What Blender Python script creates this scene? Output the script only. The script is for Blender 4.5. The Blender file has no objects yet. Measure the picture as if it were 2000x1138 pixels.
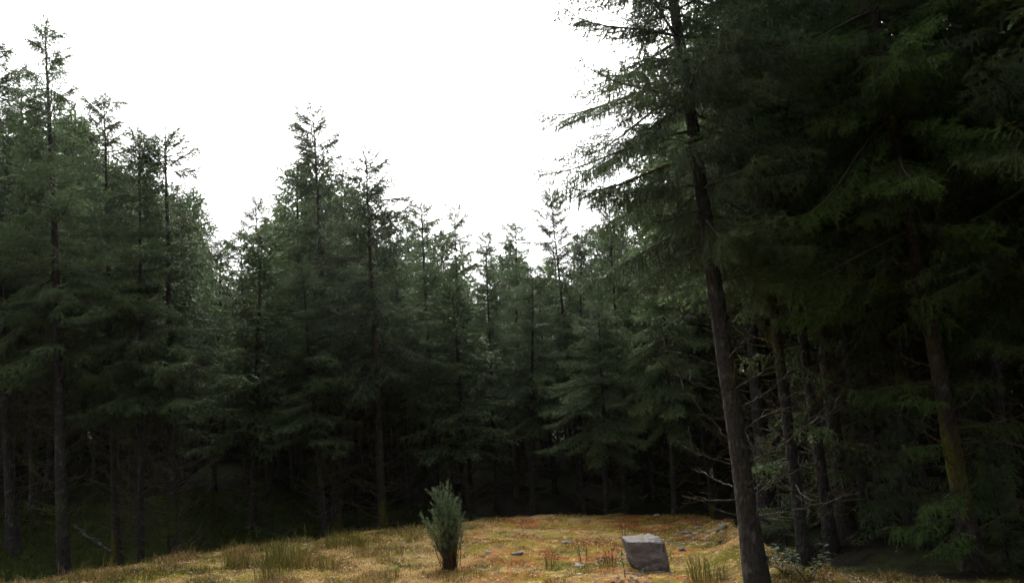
import bpy, math, random
import numpy as np
from mathutils import Matrix, Vector

SC = bpy.context.scene
COL = SC.collection
R = math.radians

# ------------------------------------------------------------------ camera
EYE = 1.65
PITCH, ROLL, FPX = 10.0, 3.0, 1333.0
cam_data = bpy.data.cameras.new('camera')
cam = bpy.data.objects.new('camera', cam_data)
COL.objects.link(cam)
cam_data.sensor_width = 36.0
cam_data.lens = 36.0 * FPX / 2000.0
cam_data.clip_start, cam_data.clip_end = 0.05, 2000.0
CM = Matrix.Rotation(R(90 + PITCH), 4, 'X') @ Matrix.Rotation(R(-ROLL), 4, 'Z')
CM.translation = (0, 0, EYE)
cam.matrix_world = CM
SC.camera = cam
CR = np.array(CM.to_3x3())


def pix(px, py, depth):
    """photo pixel -> world point at a given distance ahead (world y)"""
    d = CR @ np.array([(px - 1000) / FPX, -(py - 569) / FPX, -1.0])
    return np.array([0, 0, EYE]) + d * (depth / d[1])


# ------------------------------------------------------------------ noise
def _hash(ix, iy, seed):
    h = (ix.astype(np.int64) * 374761393 + iy.astype(np.int64) * 668265263 + seed * 1442695041) & 0xffffffff
    h = ((h ^ (h >> 13)) * 1274126177) & 0xffffffff
    return ((h ^ (h >> 16)) & 0xffff) / 65535.0


def noise2(x, y, seed=0):
    ix, iy = np.floor(x), np.floor(y)
    fx, fy = x - ix, y - iy
    fx, fy = fx * fx * (3 - 2 * fx), fy * fy * (3 - 2 * fy)
    a, b = _hash(ix, iy, seed), _hash(ix + 1, iy, seed)
    c, d = _hash(ix, iy + 1, seed), _hash(ix + 1, iy + 1, seed)
    return (a + (b - a) * fx) * (1 - fy) + (c + (d - c) * fx) * fy


def fbm(x, y, seed=0, octs=4):
    s, amp, tot = 0.0, 1.0, 0.0
    for k in range(octs):
        s = s + amp * noise2(x * 2 ** k + 17.3 * k, y * 2 ** k - 9.1 * k, seed + k)
        tot += amp
        amp *= 0.5
    return s / tot


def sstep(a, b, x):
    t = np.clip((x - a) / (b - a), 0, 1)
    return t * t * (3 - 2 * t)


# ------------------------------------------------------------------ terrain
# rim of the clearing (photo column, row, metres ahead)
RIM = [(-300, 1190, 5.6), (0, 1150, 6.6), (100, 1130, 7.2), (270, 1103, 7.9), (430, 1074, 8.8), (560, 1060, 9.2), (650, 1050, 9.6),
       (760, 1037, 10.2), (930, 1017, 11.0), (1050, 1007, 11.6), (1250, 1007, 11.8), (1370, 1010, 11.2),
       (1430, 1022, 9.6), (1470, 1052, 8.0), (1560, 1110, 6.6), (1800, 1150, 5.4), (2300, 1190, 4.6)]
_rim = np.array([pix(*r) for r in RIM])
RIM_AZ = np.arctan2(_rim[:, 0], _rim[:, 1])
RIM_R = np.hypot(_rim[:, 0], _rim[:, 1])
RIM_Z = _rim[:, 2]


def ground(x, y):
    x, y = np.asarray(x, float), np.asarray(y, float)
    az, r = np.arctan2(x, y), np.hypot(x, y)
    De = np.interp(az, RIM_AZ, RIM_R)
    Ze = np.interp(az, RIM_AZ, RIM_Z)
    front = sstep(R(110), R(60), np.abs(az))
    De = De * front + 4.2 * (1 - front)
    Ze = Ze * front
    zm = Ze * sstep(0.45, 0.95, r / De)
    s = r - De
    left = sstep(R(-12), R(-24), az)
    right = sstep(R(18), R(26), az)
    drop = 0.5 + 0.25 * left - 0.35 * right
    zf = Ze - drop * sstep(0.0, 1.5, s) + 0.045 * np.clip(s - 5, 0, 40) + 0.9 * left * sstep(2.6, 5.5, s)
    z = np.where(s < 0, zm, zf)
    bump = (fbm(x * 1.3, y * 1.3, 3) - 0.5) * 0.10 + (fbm(x * 4, y * 4, 9, 3) - 0.5) * 0.07 + (fbm(x * 11, y * 11, 19, 2) - 0.5) * 0.05
    bank = sstep(R(13.5), R(16), az) * sstep(R(23), R(19), az) * sstep(6.3, 7.5, r) * sstep(0.3, -1.5, s)
    z = z + bump * (0.6 + 0.8 * sstep(0, 2, s)) + bank * (fbm(x * 3, y * 3, 31, 3) - 0.45) * 0.22
    return z


def gz(x, y):
    return float(ground(np.array([x]), np.array([y]))[0])


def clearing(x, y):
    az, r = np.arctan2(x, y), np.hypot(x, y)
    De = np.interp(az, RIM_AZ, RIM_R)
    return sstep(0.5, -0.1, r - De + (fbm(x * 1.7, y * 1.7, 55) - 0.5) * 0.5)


def ray_ground(px, py, off=0.0):
    """where the ray of a photo pixel meets the ground"""
    d = CR @ np.array([(px - 1000) / FPX, -(py - 569) / FPX, -1.0])
    d = d / d[1]
    t = np.linspace(2, 40, 4000)
    P = np.array([0, 0, EYE])[None] + d[None] * t[:, None]
    below = P[:, 2] < ground(P[:, 0], P[:, 1]) + off
    k = int(np.argmax(below)) if below.any() else len(t) - 1
    p = P[k].copy()
    p[2] = gz(p[0], p[1])
    return p


def ground_colour(x, y):
    """albedo of the clearing's mosses, straw and gravel"""
    a = fbm(x * 1.1, y * 1.3, 101, 5)
    b = fbm(x * 3.1, y * 3.4, 131, 4)
    c = fbm(x * 9, y * 9, 171, 3)
    d = fbm(x * 2.2, y * 2.4, 211, 4)
    straw, moss = np.array([.30, .200, .074]), np.array([.17, .145, .013])
    rust, green = np.array([.27, .088, .022]), np.array([.07, .09, .011])
    az = np.arctan2(x, y)
    col = np.broadcast_to(straw, x.shape + (3,)).copy()
    lerp = lambda m, t: col * (1 - m[..., None]) + t * m[..., None]
    mid = sstep(R(-9), R(0), az) * sstep(R(17), R(13), az)
    col = lerp(sstep(0.38, 0.56, a + 0.5 * (c - .5)) * (0.12 + 0.75 * mid), rust)
    col = lerp(sstep(0.44, 0.62, b + 0.5 * (c - .5)) * 0.8, moss)
    col = lerp(sstep(0.54, 0.68, d + 0.5 * (c - .5)) * 0.7, green)
    col = lerp(sstep(R(12.5), R(16), az) * sstep(0.3, 0.5, b) * .8, moss * 0.75)
    col = lerp(sstep(0.62, 0.72, c), straw * 1.2)
    col = lerp(sstep(0.36, 0.27, c) * .7, np.array([.09, .06, .03]))
    return col


# ------------------------------------------------------------------ mesh plumbing
class Geo:
    def __init__(self):
        self.V, self.T, self.M, self.A, self.n = [], [], [], [], 0

    def add(self, V, T, mat=0, tone=None):
        V, T = np.asarray(V, np.float32), np.asarray(T, np.int32)
        if len(V) == 0:
            return
        self.V.append(V)
        self.T.append(T + self.n)
        self.M.append(np.full(len(T), mat, np.int32))
        if tone is None:
            tone = np.full((len(V), 3), 0.5)
        tone = np.asarray(tone, np.float32)
        if tone.ndim == 1:
            tone = np.repeat(tone[:, None], 3, 1)
        self.A.append(tone)
        self.n += len(V)

    def arrays(self):
        return np.concatenate(self.V), np.concatenate(self.T), np.concatenate(self.M), np.concatenate(self.A)

    def mesh(self, name, mats, smooth=False):
        V, T, M, A = self.arrays()
        me = bpy.data.meshes.new(name)
        me.vertices.add(len(V))
        me.vertices.foreach_set('co', V.ravel())
        me.loops.add(T.size)
        me.loops.foreach_set('vertex_index', T.ravel())
        me.polygons.add(len(T))
        me.polygons.foreach_set('loop_start', np.arange(0, T.size, 3, dtype=np.int32))
        me.polygons.foreach_set('loop_total', np.full(len(T), 3, np.int32))
        for m in mats:
            me.materials.append(m)
        me.polygons.foreach_set('material_index', M)
        if smooth:
            me.polygons.foreach_set('use_smooth', np.ones(len(T), bool))
        at = me.attributes.new('tint', 'FLOAT_COLOR', 'POINT')
        at.data.foreach_set('color', np.concatenate([A, np.ones((len(A), 1), np.float32)], 1).astype(np.float32).ravel())
        me.update()
        return me


def link(name, me, parent=None):
    o = bpy.data.objects.new(name, me)
    COL.objects.link(o)
    if parent is not None:
        o.parent = parent
    return o


def tag(o, label=None, cat=None, group=None, kind=None):
    for k, v in (('label', label), ('category', cat), ('group', group), ('kind', kind)):
        if v:
            o[k] = v
    return o


def tube(pts, rad, sides=6, cap=True, wob=0.0, rng=None):
    pts = np.asarray(pts, float)
    n = len(pts)
    rad = np.broadcast_to(np.asarray(rad, float), (n,))
    d = np.gradient(pts, axis=0)
    d /= np.linalg.norm(d, axis=1)[:, None] + 1e-9
    ref = np.array([0, 0, 1.0]) if abs(d[0][2]) < .8 else np.array([0, 1.0, 0])
    u = np.cross(d, ref)
    u /= np.linalg.norm(u, axis=1)[:, None] + 1e-9
    v = np.cross(d, u)
    a = np.arange(sides) / sides * 2 * math.pi
    rr = rad[:, None] * (1 + (wob * (rng.random((n, sides)) - .5) if wob else 0) * np.ones((n, sides)))
    V = pts[:, None] + rr[..., None] * (np.cos(a)[None, :, None] * u[:, None] + np.sin(a)[None, :, None] * v[:, None])
    V = V.reshape(-1, 3)
    i = np.arange(n - 1)[:, None] * sides
    j = np.arange(sides)[None]
    k = (j + 1) % sides
    A, B, C_, D = (i + j).ravel(), (i + k).ravel(), (i + sides + k).ravel(), (i + sides + j).ravel()
    T = np.concatenate([np.stack([A, B, C_], 1), np.stack([A, C_, D], 1)])
    if cap:
        V = np.concatenate([V, pts[-1:]])
        e = (n - 1) * sides + np.arange(sides)
        T = np.concatenate([T, np.stack([e, (n - 1) * sides + (np.arange(sides) + 1) % sides, np.full(sides, n * sides)], 1)])
    return V, T


# ------------------------------------------------------------------ materials
def new_mat(name):
    m = bpy.data.materials.new(name)
    m.use_nodes = True
    nt = m.node_tree
    return m, nt, nt.nodes, nt.links, nt.nodes['Principled BSDF']


def ramp(N, stops):
    r = N.new('ShaderNodeValToRGB')
    e = r.color_ramp.elements
    while len(e) < len(stops):
        e.new(0.5)
    for k, (p, c) in enumerate(stops):
        e[k].position = p
        e[k].color = (*c, 1)
    return r


def mixc(N, L, fac, a, b, mode='MIX'):
    m = N.new('ShaderNodeMix')
    m.data_type = 'RGBA'
    m.blend_type = mode
    for sock, val in ((m.inputs[0], fac), (m.inputs[6], a), (m.inputs[7], b)):
        if hasattr(val, 'is_linked'):
            L.new(val, sock)
        else:
            sock.default_value = val if isinstance(val, float) else (*val, 1)
    return m.outputs[2]


def needle_material(name, dark, light, brown, transl=0.25):
    m, nt, N, L, P = new_mat(name)
    at = N.new('ShaderNodeAttribute')
    at.attribute_name = 'tint'
    oi = N.new('ShaderNodeObjectInfo')
    geo = N.new('ShaderNodeNewGeometry')
    nz = N.new('ShaderNodeTexNoise')
    nz.inputs['Scale'].default_value = 1.1
    nz.inputs['Detail'].default_value = 3
    L.new(geo.outputs['Position'], nz.inputs['Vector'])
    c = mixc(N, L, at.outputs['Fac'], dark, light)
    rp = ramp(N, [(0.60, (0, 0, 0)), (0.74, (1, 1, 1))])
    L.new(nz.outputs['Fac'], rp.inputs[0])
    mu = N.new('ShaderNodeMath')
    mu.operation = 'MULTIPLY'
    mu.inputs[1].default_value = 0.45
    L.new(rp.outputs[0], mu.inputs[0])
    c = mixc(N, L, mu.outputs[0], c, brown)
    hsv = N.new('ShaderNodeHueSaturation')
    mr = N.new('ShaderNodeMapRange')
    mr.inputs['To Min'].default_value = 0.75
    mr.inputs['To Max'].default_value = 1.3
    L.new(oi.outputs['Random'], mr.inputs['Value'])
    L.new(mr.outputs[0], hsv.inputs['Value'])
    L.new(c, hsv.inputs['Color'])
    c = hsv.outputs[0]
    L.new(c, P.inputs['Base Color'])
    P.inputs['Roughness'].default_value = 0.5
    P.inputs['Specular IOR Level'].default_value = 0.45
    tr = N.new('ShaderNodeBsdfTranslucent')
    L.new(c, tr.inputs['Color'])
    mx = N.new('ShaderNodeMixShader')
    mx.inputs[0].default_value = transl
    L.new(P.outputs[0], mx.inputs[1])
    L.new(tr.outputs[0], mx.inputs[2])
    L.new(mx.outputs[0], N['Material Output'].inputs['Surface'])
    return m


def bark_material(name, base, light, moss, moss_at=0.56):
    m, nt, N, L, P = new_mat(name)
    tc = N.new('ShaderNodeTexCoord')
    oi = N.new('ShaderNodeObjectInfo')
    off = N.new('ShaderNodeVectorMath')
    off.operation = 'MULTIPLY_ADD'
    cmb = N.new('ShaderNodeCombineXYZ')
    for k in range(3):
        L.new(oi.outputs['Random'], cmb.inputs[k])
    off.inputs[1].default_value = (37, 53, 71)
    L.new(cmb.outputs[0], off.inputs[0])
    L.new(tc.outputs['Object'], off.inputs[2])
    mp = N.new('ShaderNodeMapping')
    mp.inputs['Scale'].default_value = (1, 1, 0.45)
    L.new(off.outputs[0], mp.inputs['Vector'])
    n1 = N.new('ShaderNodeTexNoise')
    n1.inputs['Scale'].default_value = 38
    n1.inputs['Detail'].default_value = 6
    L.new(mp.outputs[0], n1.inputs['Vector'])
    n2 = N.new('ShaderNodeTexNoise')
    n2.inputs['Scale'].default_value = 1.6
    n2.inputs['Detail'].default_value = 5
    L.new(mp.outputs[0], n2.inputs['Vector'])
    vor = N.new('ShaderNodeTexVoronoi')
    vor.inputs['Scale'].default_value = 30
    L.new(mp.outputs[0], vor.inputs['Vector'])
    c = mixc(N, L, n1.outputs['Fac'], tuple(x * .6 for x in base), tuple(x * 1.5 for x in base))
    rl = ramp(N, [(0.56, (0, 0, 0)), (0.70, (1, 1, 1))])
    n3 = N.new('ShaderNodeTexNoise')
    n3.inputs['Scale'].default_value = 9
    n3.inputs['Detail'].default_value = 4
    L.new(off.outputs[0], n3.inputs['Vector'])
    L.new(n3.outputs['Fac'], rl.inputs[0])
    c = mixc(N, L, rl.outputs[0], c, light)
    rm = ramp(N, [(moss_at, (0, 0, 0)), (moss_at + .1, (1, 1, 1))])
    L.new(n2.outputs['Fac'], rm.inputs[0])
    c = mixc(N, L, rm.outputs[0], c, moss)
    L.new(c, P.inputs['Base Color'])
    P.inputs['Roughness'].default_value = 0.9
    P.inputs['Specular IOR Level'].default_value = 0.2
    bp = N.new('ShaderNodeBump')
    v2 = N.new('ShaderNodeTexVoronoi')
    v2.feature = 'DISTANCE_TO_EDGE'
    v2.inputs['Scale'].default_value = 34
    L.new(mp.outputs[0], v2.inputs['Vector'])
    rv = ramp(N, [(0.0, (.45, .42, .40)), (0.12, (1, 1, 1))])
    L.new(v2.outputs['Distance'], rv.inputs[0])
    c2 = mixc(N, L, 0.8, c, rv.outputs[0], 'MULTIPLY')
    L.new(c2, P.inputs['Base Color'])
    bp.inputs['Strength'].default_value = 1.0
    bp.inputs['Distance'].default_value = 0.02
    L.new(vor.outputs['Distance'], bp.inputs['Height'])
    L.new(bp.outputs[0], P.inputs['Normal'])
    return m


def tint_material(name, rough=0.8, spec=0.2, noise_amt=0.35, scale=60, transl=0.0, bump=0.0):
    m, nt, N, L, P = new_mat(name)
    at = N.new('ShaderNodeAttribute')
    at.attribute_name = 'tint'
    geo = N.new('ShaderNodeNewGeometry')
    nz = N.new('ShaderNodeTexNoise')
    nz.inputs['Scale'].default_value = scale
    nz.inputs['Detail'].default_value = 5
    L.new(geo.outputs['Position'], nz.inputs['Vector'])
    mr = N.new('ShaderNodeMapRange')
    mr.inputs['From Min'].default_value = 0.3
    mr.inputs['From Max'].default_value = 0.7
    mr.inputs['To Min'].default_value = 1 - noise_amt
    mr.inputs['To Max'].default_value = 1 + noise_amt
    L.new(nz.outputs['Fac'], mr.inputs['Value'])
    hsv = N.new('ShaderNodeHueSaturation')
    L.new(at.outputs['Color'], hsv.inputs['Color'])
    L.new(mr.outputs[0], hsv.inputs['Value'])
    L.new(hsv.outputs[0], P.inputs['Base Color'])
    P.inputs['Roughness'].default_value = rough
    P.inputs['Specular IOR Level'].default_value = spec
    if bump:
        bp = N.new('ShaderNodeBump')
        bp.inputs['Strength'].default_value = 1.0
        bp.inputs['Distance'].default_value = bump
        L.new(nz.outputs['Fac'], bp.inputs['Height'])
        L.new(bp.outputs[0], P.inputs['Normal'])
    if transl:
        tr = N.new('ShaderNodeBsdfTranslucent')
        L.new(hsv.outputs[0], tr.inputs['Color'])
        mx = N.new('ShaderNodeMixShader')
        mx.inputs[0].default_value = transl
        L.new(P.outputs[0], mx.inputs[1])
        L.new(tr.outputs[0], mx.inputs[2])
        L.new(mx.outputs[0], N['Material Output'].inputs['Surface'])
    return m


def stone_material(name, dark, light, lichen):
    m, nt, N, L, P = new_mat(name)
    tc = N.new('ShaderNodeTexCoord')
    oi = N.new('ShaderNodeObjectInfo')
    n1 = N.new('ShaderNodeTexNoise')
    n1.inputs['Scale'].default_value = 9
    n1.inputs['Detail'].default_value = 8
    n1.inputs['Roughness'].default_value = 0.65
    mp = N.new('ShaderNodeMapping')
    mp.inputs['Rotation'].default_value = (0.2, 0.35, 0)
    mp.inputs['Scale'].default_value = (1, 1, 2.4)
    L.new(tc.outputs['Object'], mp.inputs['Vector'])
    L.new(mp.outputs[0], n1.inputs['Vector'])
    c = mixc(N, L, n1.outputs['Fac'], dark, light)
    n2 = N.new('ShaderNodeTexNoise')
    n2.inputs['Scale'].default_value = 22
    n2.inputs['Detail'].default_value = 4
    L.new(tc.outputs['Object'], n2.inputs['Vector'])
    rp = ramp(N, [(0.60, (0, 0, 0)), (0.68, (1, 1, 1))])
    L.new(n2.outputs['Fac'], rp.inputs[0])
    c = mixc(N, L, rp.outputs[0], c, lichen)
    m2 = N.new('ShaderNodeMapping')
    m2.inputs['Rotation'].default_value = (.1, -.45, .2)
    m2.inputs['Scale'].default_value = (3, 3, 26)
    L.new(tc.outputs['Object'], m2.inputs['Vector'])
    ns = N.new('ShaderNodeTexNoise')
    ns.inputs['Scale'].default_value = 1.0
    ns.inputs['Detail'].default_value = 4
    L.new(m2.outputs[0], ns.inputs['Vector'])
    rs = ramp(N, [(0.58, (0, 0, 0)), (0.66, (.55, .55, .55)), (0.72, (0, 0, 0))])
    L.new(ns.outputs['Fac'], rs.inputs[0])
    c = mixc(N, L, rs.outputs[0], c, lichen)
    geo = N.new('ShaderNodeNewGeometry')
    sx = N.new('ShaderNodeSeparateXYZ')
    L.new(geo.outputs['Normal'], sx.inputs[0])
    rz = ramp(N, [(0.80, (0, 0, 0)), (0.95, (1, 1, 1))])
    L.new(sx.outputs['Z'], rz.inputs[0])
    rn = ramp(N, [(0.40, (0, 0, 0)), (0.52, (.8, .8, .8))])
    L.new(n1.outputs['Fac'], rn.inputs[0])
    mm = N.new('ShaderNodeMath')
    mm.operation = 'MULTIPLY'
    L.new(rz.outputs[0], mm.inputs[0])
    L.new(rn.outputs[0], mm.inputs[1])
    c = mixc(N, L, mm.outputs[0], c, (.075, .055, .03))
    re = ramp(N, [(0.53, (0, 0, 0)), (0.60, (1, 1, 1))])
    L.new(geo.outputs['Pointiness'], re.inputs[0])
    me_ = N.new('ShaderNodeMath')
    me_.operation = 'MULTIPLY'
    L.new(re.outputs[0], me_.inputs[0])
    L.new(n2.outputs['Fac'], me_.inputs[1])
    c = mixc(N, L, me_.outputs[0], c, tuple(min(.6, x * 1.5) for x in lichen))
    hsv = N.new('ShaderNodeHueSaturation')
    mr = N.new('ShaderNodeMapRange')
    mr.inputs['To Min'].default_value = 0.7
    mr.inputs['To Max'].default_value = 1.35
    L.new(oi.outputs['Random'], mr.inputs['Value'])
    L.new(mr.outputs[0], hsv.inputs['Value'])
    L.new(c, hsv.inputs['Color'])
    L.new(hsv.outputs[0], P.inputs['Base Color'])
    P.inputs['Roughness'].default_value = 0.75
    bp = N.new('ShaderNodeBump')
    bp.inputs['Strength'].default_value = 0.9
    bp.inputs['Distance'].default_value = 0.02
    L.new(n1.outputs['Fac'], bp.inputs['Height'])
    L.new(bp.outputs[0], P.inputs['Normal'])
    return m


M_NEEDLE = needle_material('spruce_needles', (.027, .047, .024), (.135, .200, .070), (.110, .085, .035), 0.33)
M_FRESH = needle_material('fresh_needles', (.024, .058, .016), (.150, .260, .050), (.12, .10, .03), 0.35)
M_TWIG = bark_material('twig_bark', (.075, .064, .048), (.15, .145, .12), (.11, .11, .03), 0.50)
M_BARK = bark_material('spruce_bark', (.040, .0365, .035), (.095, .09, .085), (.065, .07, .018), 0.60)
M_MOSSY = bark_material('mossy_bark', (.048, .040, .034), (.095, .09, .085), (.10, .095, .018), 0.54)
M_DEAD = bark_material('dead_wood', (.085, .078, .07), (.22, .21, .20), (.10, .11, .03), 0.66)
M_GROUND = tint_material('ground_cover', 0.95, 0.1, 0.65, 60, bump=0.03)
M_BLADE = tint_material('blades', 0.7, 0.2, 0.25, 30, transl=0.2)
M_LEAF = tint_material('leaves', 0.65, 0.25, 0.2, 40, transl=0.15)
M_STONE = stone_material('grey_slate', (.060, .053, .060), (.17, .155, .165), (.21, .20, .195))
M_RUBBLE = stone_material('rubble_stone', (.085, .075, .062), (.21, .195, .17), (.26, .25, .20))
M_PALE = stone_material('pale_stone', (.20, .19, .18), (.38, .36, .34), (.45, .44, .42))


# ------------------------------------------------------------------ spruce boughs
def needles(P0, P1, per_m, nl, nw, rng, tone):
    """needle triangles round every twig segment"""
    L = np.linalg.norm(P1 - P0, axis=1)
    cnt = np.maximum(1, np.round(L * per_m + rng.random(len(L)) - .5)).astype(int)
    idx = np.repeat(np.arange(len(L)), cnt)
    n = len(idx)
    d = ((P1 - P0) / (L[:, None] + 1e-9))[idx]
    t = rng.random(n)
    base = P0[idx] + (P1 - P0)[idx] * t[:, None]
    r = rng.normal(size=(n, 3))
    r -= d * (r * d).sum(1)[:, None]
    r /= np.linalg.norm(r, axis=1)[:, None] + 1e-9
    nd = d * 0.72 + r * 0.70
    w = np.cross(nd, rng.normal(size=(n, 3)))
    w /= np.linalg.norm(w, axis=1)[:, None] + 1e-9
    ln = nl * (0.7 + 0.6 * rng.random(n))
    V = np.stack([base - w * nw / 2, base + w * nw / 2, base + nd * ln[:, None]], 1).reshape(-1, 3)
    T = np.arange(3 * n).reshape(n, 3)
    tn = np.clip(tone[idx] + 0.12 * (rng.random(n) - .5), 0, 1)
    return V, T, np.repeat(tn, 3)


def ribbons(P0, P1, w, rng):
    d = P1 - P0
    s = np.cross(d, rng.normal(size=d.shape))
    s /= np.linalg.norm(s, axis=1)[:, None] + 1e-9
    V = np.stack([P0 - s * w / 2, P0 + s * w / 2, P1 + s * w / 4, P1 - s * w / 4], 1).reshape(-1, 3)
    i = np.arange(len(P0))[:, None] * 4
    return V, np.concatenate([i + [0, 1, 2], i + [0, 2, 3]])


LOD = {0: dict(sp=.048, tw=.042, per=160, nl=.024, nw=.0055, core=.009),
       1: dict(sp=.068, tw=.052, per=68, nl=.036, nw=.0150, core=.013),
       3: dict(sp=.24, tw=.2, per=11, nl=.15, nw=.085, core=.08),
       2: dict(sp=.11, tw=.10, per=26, nl=.075, nw=.038, core=.035)}


def bough(L, seed, lod, hang=0.42):
    rng = np.random.default_rng(seed)
    q = LOD[lod]
    n = 9
    t = np.linspace(0, 1, n)
    ax = np.stack([L * t, L * .05 * np.sin(t * 3 + rng.random() * 6) * t, L * (-.16 * t + .02 * np.sin(t * 5) - .16 * t ** 2 + .24 * t ** 3.5)], 1)
    P0, P1, tone = [], [], []

    def seg(a, b, tn):
        P0.append(a)
        P1.append(b)
        tone.append(tn)
    for k in range(n // 2, n - 1):
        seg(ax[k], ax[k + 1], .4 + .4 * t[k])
    cores = []
    s = max(.10, .14 * L)
    side = 1
    while s < L:
        u = s / L
        side = -side
        p = np.array([np.interp(u, t, ax[:, c]) for c in range(3)])
        ll = min((.60 * L * (1 - u) ** .8 + .09) * (0.55 + .65 * rng.random()), .75)
        if u < .3:
            ll *= .35 + 2 * u
        ang = R(38 + 22 * rng.random())
        d = np.array([math.cos(ang), side * math.sin(ang), -.08 - .34 * rng.random()])
        pts = [p]
        m = max(2, int(round(ll / (q['tw'] * 1.0))))
        cur = p.copy()
        for j in range(m):
            cur = cur + d / np.linalg.norm(d) * ll / m
            d = d + np.array([.10, 0, -.30 / m * (1 + rng.random()) + (0.35 / m if j > m * .6 else 0)])
            pts.append(cur.copy())
        for j in range(m):
            f = j / m
            if f > .12:
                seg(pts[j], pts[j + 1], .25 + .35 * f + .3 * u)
            else:
                cores.append((pts[j], pts[j + 1]))
            for sd in ((-1, 1) if lod < 2 else (1 if j % 2 else -1,)):
                if rng.random() < .82:
                    dd = pts[j + 1] - pts[j]
                    dd = dd / np.linalg.norm(dd)
                    sv = np.cross(dd, [0, 0, 1])
                    tl = (.045 + .085 * rng.random()) * (1.15 - .6 * f) * (1.6 if lod == 2 else 1)
                    if rng.random() < hang:
                        tv = dd * .3 + np.array([0, 0, -1.0]) + sv * sd * .25
                        tl *= 1.5
                    else:
                        tv = dd * .75 + sv * sd * .75 + np.array([0, 0, -.22 + .3 * (rng.random() - .5)])
                    tv = tv / np.linalg.norm(tv)
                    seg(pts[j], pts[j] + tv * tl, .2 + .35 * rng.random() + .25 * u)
        s += q['sp'] * (0.7 + .6 * rng.random())
    P0, P1, tone = np.array(P0), np.array(P1), np.array(tone)
    g = Geo()
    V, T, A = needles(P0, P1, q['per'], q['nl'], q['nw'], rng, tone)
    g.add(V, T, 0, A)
    V, T = ribbons(P0, P1, q['core'], rng)
    g.add(V, T, 0, np.repeat(tone * .8, 4))
    if cores and lod < 2:
        V, T = ribbons(np.array([c[0] for c in cores]), np.array([c[1] for c in cores]), .008, rng)
        g.add(V, T, 1)
    V, T = tube(ax, .004 + .010 * L * (1 - t) ** 1.0, 4 if lod < 2 else 3)
    g.add(V, T, 1)
    return g.arrays()


BOUGHS = {}
CLASSES = (.35, .6, .9, 1.25, 1.7, 2.2)


def get_bough(L, k, lod):
    c = min(CLASSES, key=lambda x: abs(math.log(x / L)))
    key = (c, k % 3, lod)
    if key not in BOUGHS:
        BOUGHS[key] = bough(c, int(c * 100) + 1000 * (k % 3) + 7 * lod, lod)
    return c, BOUGHS[key]


def rot(az, el, roll):
    ca, sa, ce, se, cr, sr = math.cos(az), math.sin(az), math.cos(el), math.sin(el), math.cos(roll), math.sin(roll)
    return (np.array([[ca, -sa, 0], [sa, ca, 0], [0, 0, 1]]) @ np.array([[ce, 0, -se], [0, 1, 0], [se, 0, ce]])
            @ np.array([[1, 0, 0], [0, cr, -sr], [0, sr, cr]]))


def stamp(g, pos, L, az, el, roll, lod, rng, tshift=0.0):
    c, (V, T, M, A) = get_bough(L, int(rng.integers(0, 3)), lod)
    V = (V * (L / c)) @ rot(az, el, roll).T + pos
    A = np.clip(A + tshift, 0, 1)
    for mat in (0, 1):
        pass
    g.V.append(V.astype(np.float32))
    g.T.append(T + g.n)
    g.M.append(M)
    g.A.append(A.astype(np.float32))
    g.n += len(V)


def dead_branch_geo(g, p, az, el, L, rng, r0=.011, curl=.5, mat=1, sub=4):
    n = 7
    d = np.array([math.cos(az) * math.cos(el), math.sin(az) * math.cos(el), math.sin(el)])
    pts = [np.array(p, float)]
    for k in range(n - 1):
        d = d + np.array([0, 0, curl * .16]) + rng.normal(size=3) * .07
        d /= np.linalg.norm(d)
        pts.append(pts[-1] + d * L / (n - 1))
    pts = np.array(pts)
    V, T = tube(pts, np.linspace(r0, r0 * .3, n), 4)
    g.add(V, T, mat)
    for j in range(sub):
        k = int(rng.integers(1, n - 1))
        dd = pts[k] - pts[k - 1]
        dd = dd / np.linalg.norm(dd) + rng.normal(size=3) * .55 + np.array([0, 0, .15])
        dd /= np.linalg.norm(dd)
        ln = L * (.15 + .3 * rng.random())
        e = pts[k] + dd * ln
        mid = pts[k] + dd * ln * .5 + rng.normal(size=3) * .02
        V, T = tube(np.array([pts[k], mid, e]), [r0 * .5, r0 * .38, r0 * .2], 3)
        g.add(V, T, mat)


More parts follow.
